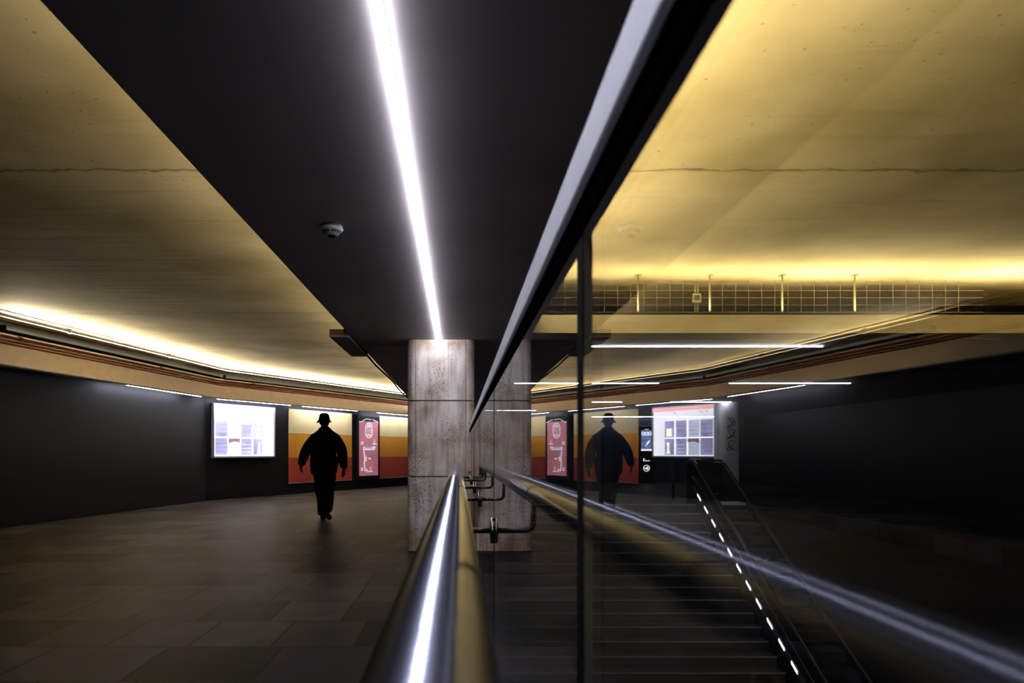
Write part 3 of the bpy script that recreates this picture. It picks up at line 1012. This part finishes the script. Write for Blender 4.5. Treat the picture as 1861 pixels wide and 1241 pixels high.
EL = -9.0
for x0, dy, ext in ((0.0, 0.0, 0.0), (EX1 - EX0 - 0.05, 1.55, 2.0)):
    e = dy + ext
    prof = [(EL + dy, ez(EL) + 0.12), (dy - 0.35, 0.12), (e + 0.12, 0.12), (e + 0.18, 0.45), (e + 0.10, 0.86), (e - 0.05, 0.93), (dy - 0.50, 0.90), (EL + dy, ez(EL) + 0.88)]
    bm = bm_new(); prism(bm, prof, 'X', x0 + 0.015, x0 + 0.035)
    epart('balustrade', bm, 'escpanel')
    xm = x0 + 0.025
    bm = bm_new()
    pts = [(xm, EL + dy, ez(EL) + 0.93), (xm, dy - 0.55, ez(-0.55) + 0.93), (xm, dy - 0.30, 0.955), (xm, e, 0.965), (xm, e + 0.12, 0.92), (xm, e + 0.20, 0.75), (xm, e + 0.22, 0.50), (xm, e + 0.17, 0.25), (xm, e + 0.10, 0.14)]
    tube(bm, pts, 0.032, 12)
    epart('handrail_belt', bm, 'blackplastic')
    off = -0.012 if x0 == 0 else 0.012
    epart('steel_trim', one(tube, [(xm + off, EL + dy, ez(EL) + 0.895), (xm + off, dy - 0.5, ez(-0.5) + 0.895)], 0.007, 6), 'escgrey')
    epart('steel_trim', one(tube, [(xm + off, EL + dy, ez(EL) + 0.62), (xm + off, dy - 0.75, ez(-0.75) + 0.62), (xm + off, dy - 0.2, 0.62)], 0.006, 6), 'escgrey')
    zt = 0.43 if x0 == 0 else 0.12
    bm = bm_new()
    prism(bm, [(EL + dy, ez(EL) - 0.45), (dy - 0.35, -0.45), (dy - 0.3, 0.0), (e + 0.14, 0.0), (e + 0.14, zt - 0.11), (dy - 0.35, zt), (EL + dy, ez(EL) + zt)], 'X', x0, x0 + 0.05)
    epart('skirt_panel', bm, 'blackplastic')
bm = bm_new()
prism(bm, [(EL, ez(EL) + 0.32), (-0.45, 0.26), (-0.45, 0.36), (EL, ez(EL) + 0.425)], 'X', -0.012, -0.0005)
epart('light_channel', bm, 'escgrey')
for k in range(12):
    y = -0.62 - k * 0.42
    bm = bm_new()
    prism(bm, [(y, ez(y) + 0.35), (y - 0.19, ez(y - 0.19) + 0.35), (y - 0.19, ez(y - 0.19) + 0.40), (y, ez(y) + 0.40)], 'X', -0.020, -0.0125)
    epart('side_light', bm, 'ledesc')
for k in range(20):
    y = -0.6 - k * 0.4
    z = ez(y)
    epart('escalator_step', bx((0.06, y, z - 0.18), (EX1 - EX0 - 0.06, y + 0.405, z - 0.01)), 'stair')
epart('landing_plate', bx((0.06, -0.2, -0.05), (EX1 - EX0 - 0.06, 0.19, 0.004)), 'brushed')

bar = thing('barrier_post', 'black steel barrier with one post at the head of the stairs by the escalator', 'barrier', (5.26, 16.3, 0))
obj('post', one(tube, [(0, 0, 0), (0, 0, 0.92)], 0.032, 14), 'blackplastic', bar)
obj('upper_bar', one(tube, [(0.03, 0, 0.86), (0.32, -0.3, 0.86)], 0.018, 10), 'blackplastic', bar)
obj('lower_bar', one(tube, [(0.03, 0, 0.14), (0.33, -0.62, 0.06)], 0.018, 10), 'blackplastic', bar)

# ------------------------------------------------------------------ graffiti column, totem
bm = bm_new()
gx0, gx1, gy0, gy1, gr = 6.98, 7.52, 17.70, 18.3, 0.16
poly = arc((gx0 + gr, gy0 + gr), gr, PI, 1.5 * PI, 6) + arc((gx1 - gr, gy0 + gr), gr, 1.5 * PI, 2 * PI, 6) + arc((gx1 - gr, gy1 - gr), gr, 0, PI / 2, 6) + arc((gx0 + gr, gy1 - gr), gr, PI / 2, PI, 6)
prism(bm, poly, 'Z', 0, CF)
gc = thing('graffiti_column', 'pale rounded column with dark scribbled graffiti beyond the escalator', 'column', (7.27, 17.9, 0))
o = obj('shaft', bm, 'plaster', gc); o.matrix_parent_inverse = Matrix.Translation(-gc.location)
bm = bm_new()
for k in range(3):
    zc = 1.95 - 0.30 * k
    pts = [(7.13 + 0.10 * math.sin(t * 2.1 + k) + 0.012 * t, gy0 - 0.004, zc + 0.13 * math.cos(t * 1.3 + k)) for t in [q * 0.35 for q in range(18)]]
    pts = [(max(gx0 + gr - 0.02, p[0] + 0.09), p[1], p[2]) for p in pts]
    tube(bm, pts, 0.009, 6)
o = obj('graffiti', bm, 'seal', gc); o.matrix_parent_inverse = Matrix.Translation(-gc.location)

tt = thing('information_totem', 'black information totem with a small lit screen at the far wall', 'totem', (7.07, 25.1, 0))
obj('totem_body', one(bevelbox, (-0.30, -0.08, 0), (0.30, 0.12, 2.15), 0.01, 1), 'blackplastic', tt)
obj('screen', bx((-0.20, -0.095, 1.25), (0.19, -0.081, 2.0)), 'screen', tt)
bm = bm_new()
for k, xx in enumerate((-0.13, 0.0, 0.12)):
    tube(bm, [(xx + 0.05 * math.cos(2 * PI * q / 10), -0.097, 1.87 + 0.06 * math.sin(2 * PI * q / 10)) for q in range(11)], 0.012, 6)
box(bm, (-0.20, -0.098, 1.225), (0.19, -0.081, 1.29))
for k in range(4):
    tube(bm, [(-0.05 + 0.05 * k, -0.097, 1.38 + 0.05 * k), (0.03 + 0.03 * k, -0.097, 1.55 + 0.03 * k)], 0.008, 6)
box(bm, (-0.08, -0.098, 2.02), (0.08, -0.081, 2.035))
obj('screen_text', bm, 'screenwhite', tt)
bm = bm_new()
box(bm, (-0.12, -0.088, 0.83), (-0.095, -0.081, 0.93)); box(bm, (-0.12, -0.088, 0.915), (-0.05, -0.081, 0.93))
for k in range(6):
    box(bm, (-0.08 + 0.036 * k, -0.088, 0.835), (-0.055 + 0.036 * k, -0.081, 0.865))
obj('lettering', bm, 'screenwhite', tt)
bm = bm_new()
tube(bm, [(0.115 * math.cos(2 * PI * q / 24), -0.084, 0.57 + 0.115 * math.sin(2 * PI * q / 24)) for q in range(25)], 0.011, 6)
prism(bm, [(-0.08, 0.55), (-0.02, 0.53), (0.03, 0.50), (0.08, 0.56), (0.06, 0.62), (0.0, 0.645), (0.02, 0.60), (-0.03, 0.585), (-0.06, 0.61)], 'Y', -0.09, -0.081)
obj('round_emblem', bm, 'screenwhite', tt)

# ------------------------------------------------------------------ walking person
PS = 105.6
pp = thing('person', 'man in dark jacket, trousers and brimmed hat walking away across the tiled floor', 'person', (-2.30, 11.44, 0))


def P(px, py, y=0.0):
    return ((px - 596) / PS, y, (945.5 - py) / PS)


def skin_mesh(name, verts, edges, radii, m, parent, root=0, sub=2):
    me = bpy.data.meshes.new(name + '_wire')
    me.from_pydata(verts, edges, [])
    t = bpy.data.objects.new(name + '_wire', me)
    COL.objects.link(t)
    md = t.modifiers.new('skin', 'SKIN'); md.use_smooth_shade = True
    for i, r in enumerate(radii):
        rr = r if isinstance(r, tuple) else (r, r)
        me.skin_vertices[0].data[i].radius = rr
        me.skin_vertices[0].data[i].use_root = (i == root)
    s = t.modifiers.new('sub', 'SUBSURF'); s.levels = sub; s.render_levels = sub
    bpy.context.view_layer.update()
    new = bpy.data.meshes.new_from_object(t.evaluated_get(bpy.context.evaluated_depsgraph_get()))
    bpy.data.objects.remove(t); bpy.data.meshes.remove(me)
    new.name = name
    new.materials.clear(); new.materials.append(M[m])
    for p in new.polygons: p.use_smooth = True
    o = bpy.data.objects.new(name, new)
    COL.objects.link(o); o.parent = parent
    return o


class Chain:
    def __init__(self): self.v, self.e, self.r = [], [], []
    def add(self, p, r, prev=None):
        self.v.append(p); self.r.append(r)
        if prev is not None: self.e.append((prev, len(self.v) - 1))
        return len(self.v) - 1
    def run(self, prev, *prs):
        for p, r in prs: prev = self.add(p, r, prev)
        return prev


# body: pelvis, spine, neck, head, arms with hands, legs
c = Chain()
pel = c.add(P(597, 868), 0.105)
ch = c.run(pel, (P(596, 845), 0.10), (P(596, 815), 0.11), (P(596, 797), 0.10))
nk = c.run(ch, (P(595.5, 784), 0.065), (P(595.5, 777), 0.062))
hd = c.run(nk, (P(595, 771, 0.01), 0.074), (P(595, 764, 0.005), 0.085), (P(595, 757, 0.0), 0.075))
# nose and ears
c.run(hd - 1, (P(595, 767, 0.098), 0.012))
c.run(hd - 1, (P(586.0, 767.5, 0.0), 0.016)); c.run(hd - 1, (P(604.0, 767.5, 0.0), 0.016))


def arm(sh, el, wr, hand_dir, side):
    a = c.run(ch, (sh, 0.075), (el, 0.052), (wr, 0.032))
    w = Vector(wr); d = Vector(hand_dir).normalized()
    k = a
    palm = w + d * 0.055
    pk = c.run(k, (tuple(palm), (0.036, 0.020)))
    lens = (0.070, 0.082, 0.078, 0.060)
    nrm = Vector((side * 0.75, -0.66, 0))
    acr = d.cross(nrm).normalized()
    for q, l in enumerate(lens):
        b = palm + acr * (q - 1.5) * 0.019 + d * 0.03
        curl = -nrm * 0.35
        c.run(pk, (tuple(b), 0.0095), (tuple(b + d * l * 0.5), 0.009), (tuple(b + (d + curl * 0.7) * l), 0.0075))
    th = w + acr * -0.028 + d * 0.02
    c.run(k, (tuple(th), 0.011), (tuple(th + (d * 0.7 - acr * 0.5) * 0.05), 0.009))


arm(P(572, 798), P(557, 824, 0.02), P(551, 843, 0.08), (-0.12, 0.25, -1.0), -1)
arm(P(619, 798), P(630, 826, -0.04), P(631, 850, -0.02), (-0.10, 0.0, -1.0), 1)
# standing leg, then the trailing leg with lifted heel
l1 = c.run(pel, (P(590, 874), 0.080), (P(592, 906, 0.03), 0.052), (P(591, 938, 0.0), 0.040), (P(592, 942.0, 0.06), 0.026))
l2 = c.run(pel, (P(603, 874), 0.080), (P(603, 904, -0.06), 0.052), (P(607, 921, -0.30), 0.036))
skin_mesh('body', c.v, c.e, c.r, 'skin', pp, pel)

def fat(rs, k):
    return [tuple(x * k for x in r) if isinstance(r, tuple) else r * k for r in rs]


# jacket
c = Chain()
b0 = c.add(P(595, 869), (0.20, 0.17))
b = c.run(b0, (P(594, 852), (0.245, 0.185)), (P(595, 832), (0.245, 0.19)), (P(596, 812), (0.235, 0.185)))
bt2 = c.run(b, (P(596, 799), (0.225, 0.16)), (P(596, 790), (0.155, 0.125)), (P(595.5, 781), (0.078, 0.080)), (P(595.5, 774.5), (0.070, 0.072)))
ch = b + 1
c.run(ch, (P(575, 800), 0.098), (P(565, 813, 0.0), 0.080), (P(557.5, 827, 0.03), 0.070), (P(551.5, 843, 0.08), 0.050), (P(550.5, 846, 0.09), 0.047))
c.run(ch, (P(617, 800), 0.098), (P(625, 813, -0.02), 0.080), (P(629, 828, -0.04), 0.068), (P(630.5, 848, -0.02), 0.050), (P(630.5, 852, -0.02), 0.047))
skin_mesh('jacket', c.v, c.e, fat(c.r, 1.36), 'cloth', pp, b0)
# trousers
c = Chain()
t0 = c.add(P(596.5, 852), (0.190, 0.15))
t1 = c.run(t0, (P(596.5, 866), (0.165, 0.145)))
c.run(t1, (P(590, 880), 0.120), (P(592, 906, 0.03), 0.088), (P(592, 930, 0.0), 0.075), (P(592, 938.5, 0.0), 0.078))
c.run(t1, (P(602.5, 880), 0.120), (P(603, 904, -0.06), 0.086), (P(606.5, 921, -0.29), 0.072), (P(608, 925, -0.35), 0.070))
skin_mesh('trousers', c.v, c.e, fat(c.r, 1.30), 'cloth2', pp, t0)
# shoes
def shoe(heel, toe):
    h, t = Vector(heel), Vector(toe)
    c = Chain()
    a = c.add(tuple(h), (0.042, 0.045))
    c.run(a, (tuple(h.lerp(t, 0.35)), (0.045, 0.044)), (tuple(h.lerp(t, 0.75)), (0.050, 0.036)), (tuple(t), (0.036, 0.026)))
    skin_mesh('shoe', c.v, c.e, c.r, 'shoe', pp)
shoe((P(592, 0)[0], -0.04, 0.046), (P(590, 0)[0], 0.22, 0.034))
shoe((P(608.5, 0)[0], -0.40, 0.150), (P(609.5, 0)[0], -0.22, 0.040))
# hat with brim, crown and band
hat = bm_new()
hp = P(594.7, 763.5)
n = 40
rings = []
prof = [(0.084, -0.006), (0.125, -0.030), (0.134, -0.036), (0.132, -0.030), (0.100, -0.006), (0.092, 0.012), (0.088, 0.045), (0.080, 0.085), (0.062, 0.108), (0.035, 0.118), (0.010, 0.114)]
for r, h in prof:
    ring = []
    for k in range(n):
        t = 2 * PI * k / n
        dip = 0.012 * math.cos(2 * t) if r > 0.11 else 0
        ring.append(hat.verts.new((hp[0] + r * math.cos(t), 1.13 * r * math.sin(t), hp[2] + h - dip)))
    rings.append(ring)
for a, b2 in zip(rings, rings[1:]):
    for k in range(n):
        f = hat.faces.new((a[k], a[(k + 1) % n], b2[(k + 1) % n], b2[k])); f.smooth = True
hat.faces.new(rings[-1]); hat.faces.new(rings[0][::-1])
hatob = obj('hat', hat, 'cloth', pp)
bm = bm_new()
tube(bm, [(hp[0] + 0.090 * math.cos(2 * PI * k / n), 1.13 * 0.090 * math.sin(2 * PI * k / n), hp[2] + 0.02) for k in range(n + 1)], 0.007, 6, False)
obj('hat_band', bm, 'shoe', hatob)
# short hair at the back of the head
bm = bm_new()
bmesh.ops.create_uvsphere(bm, u_segments=20, v_segments=12, radius=1, matrix=Matrix.Translation((hp[0], -0.022, hp[2] - 0.035)) @ Matrix.Diagonal((0.080, 0.078, 0.075, 1)))
for f in bm.faces: f.smooth = True
obj('hair', bm, 'cloth2', pp)
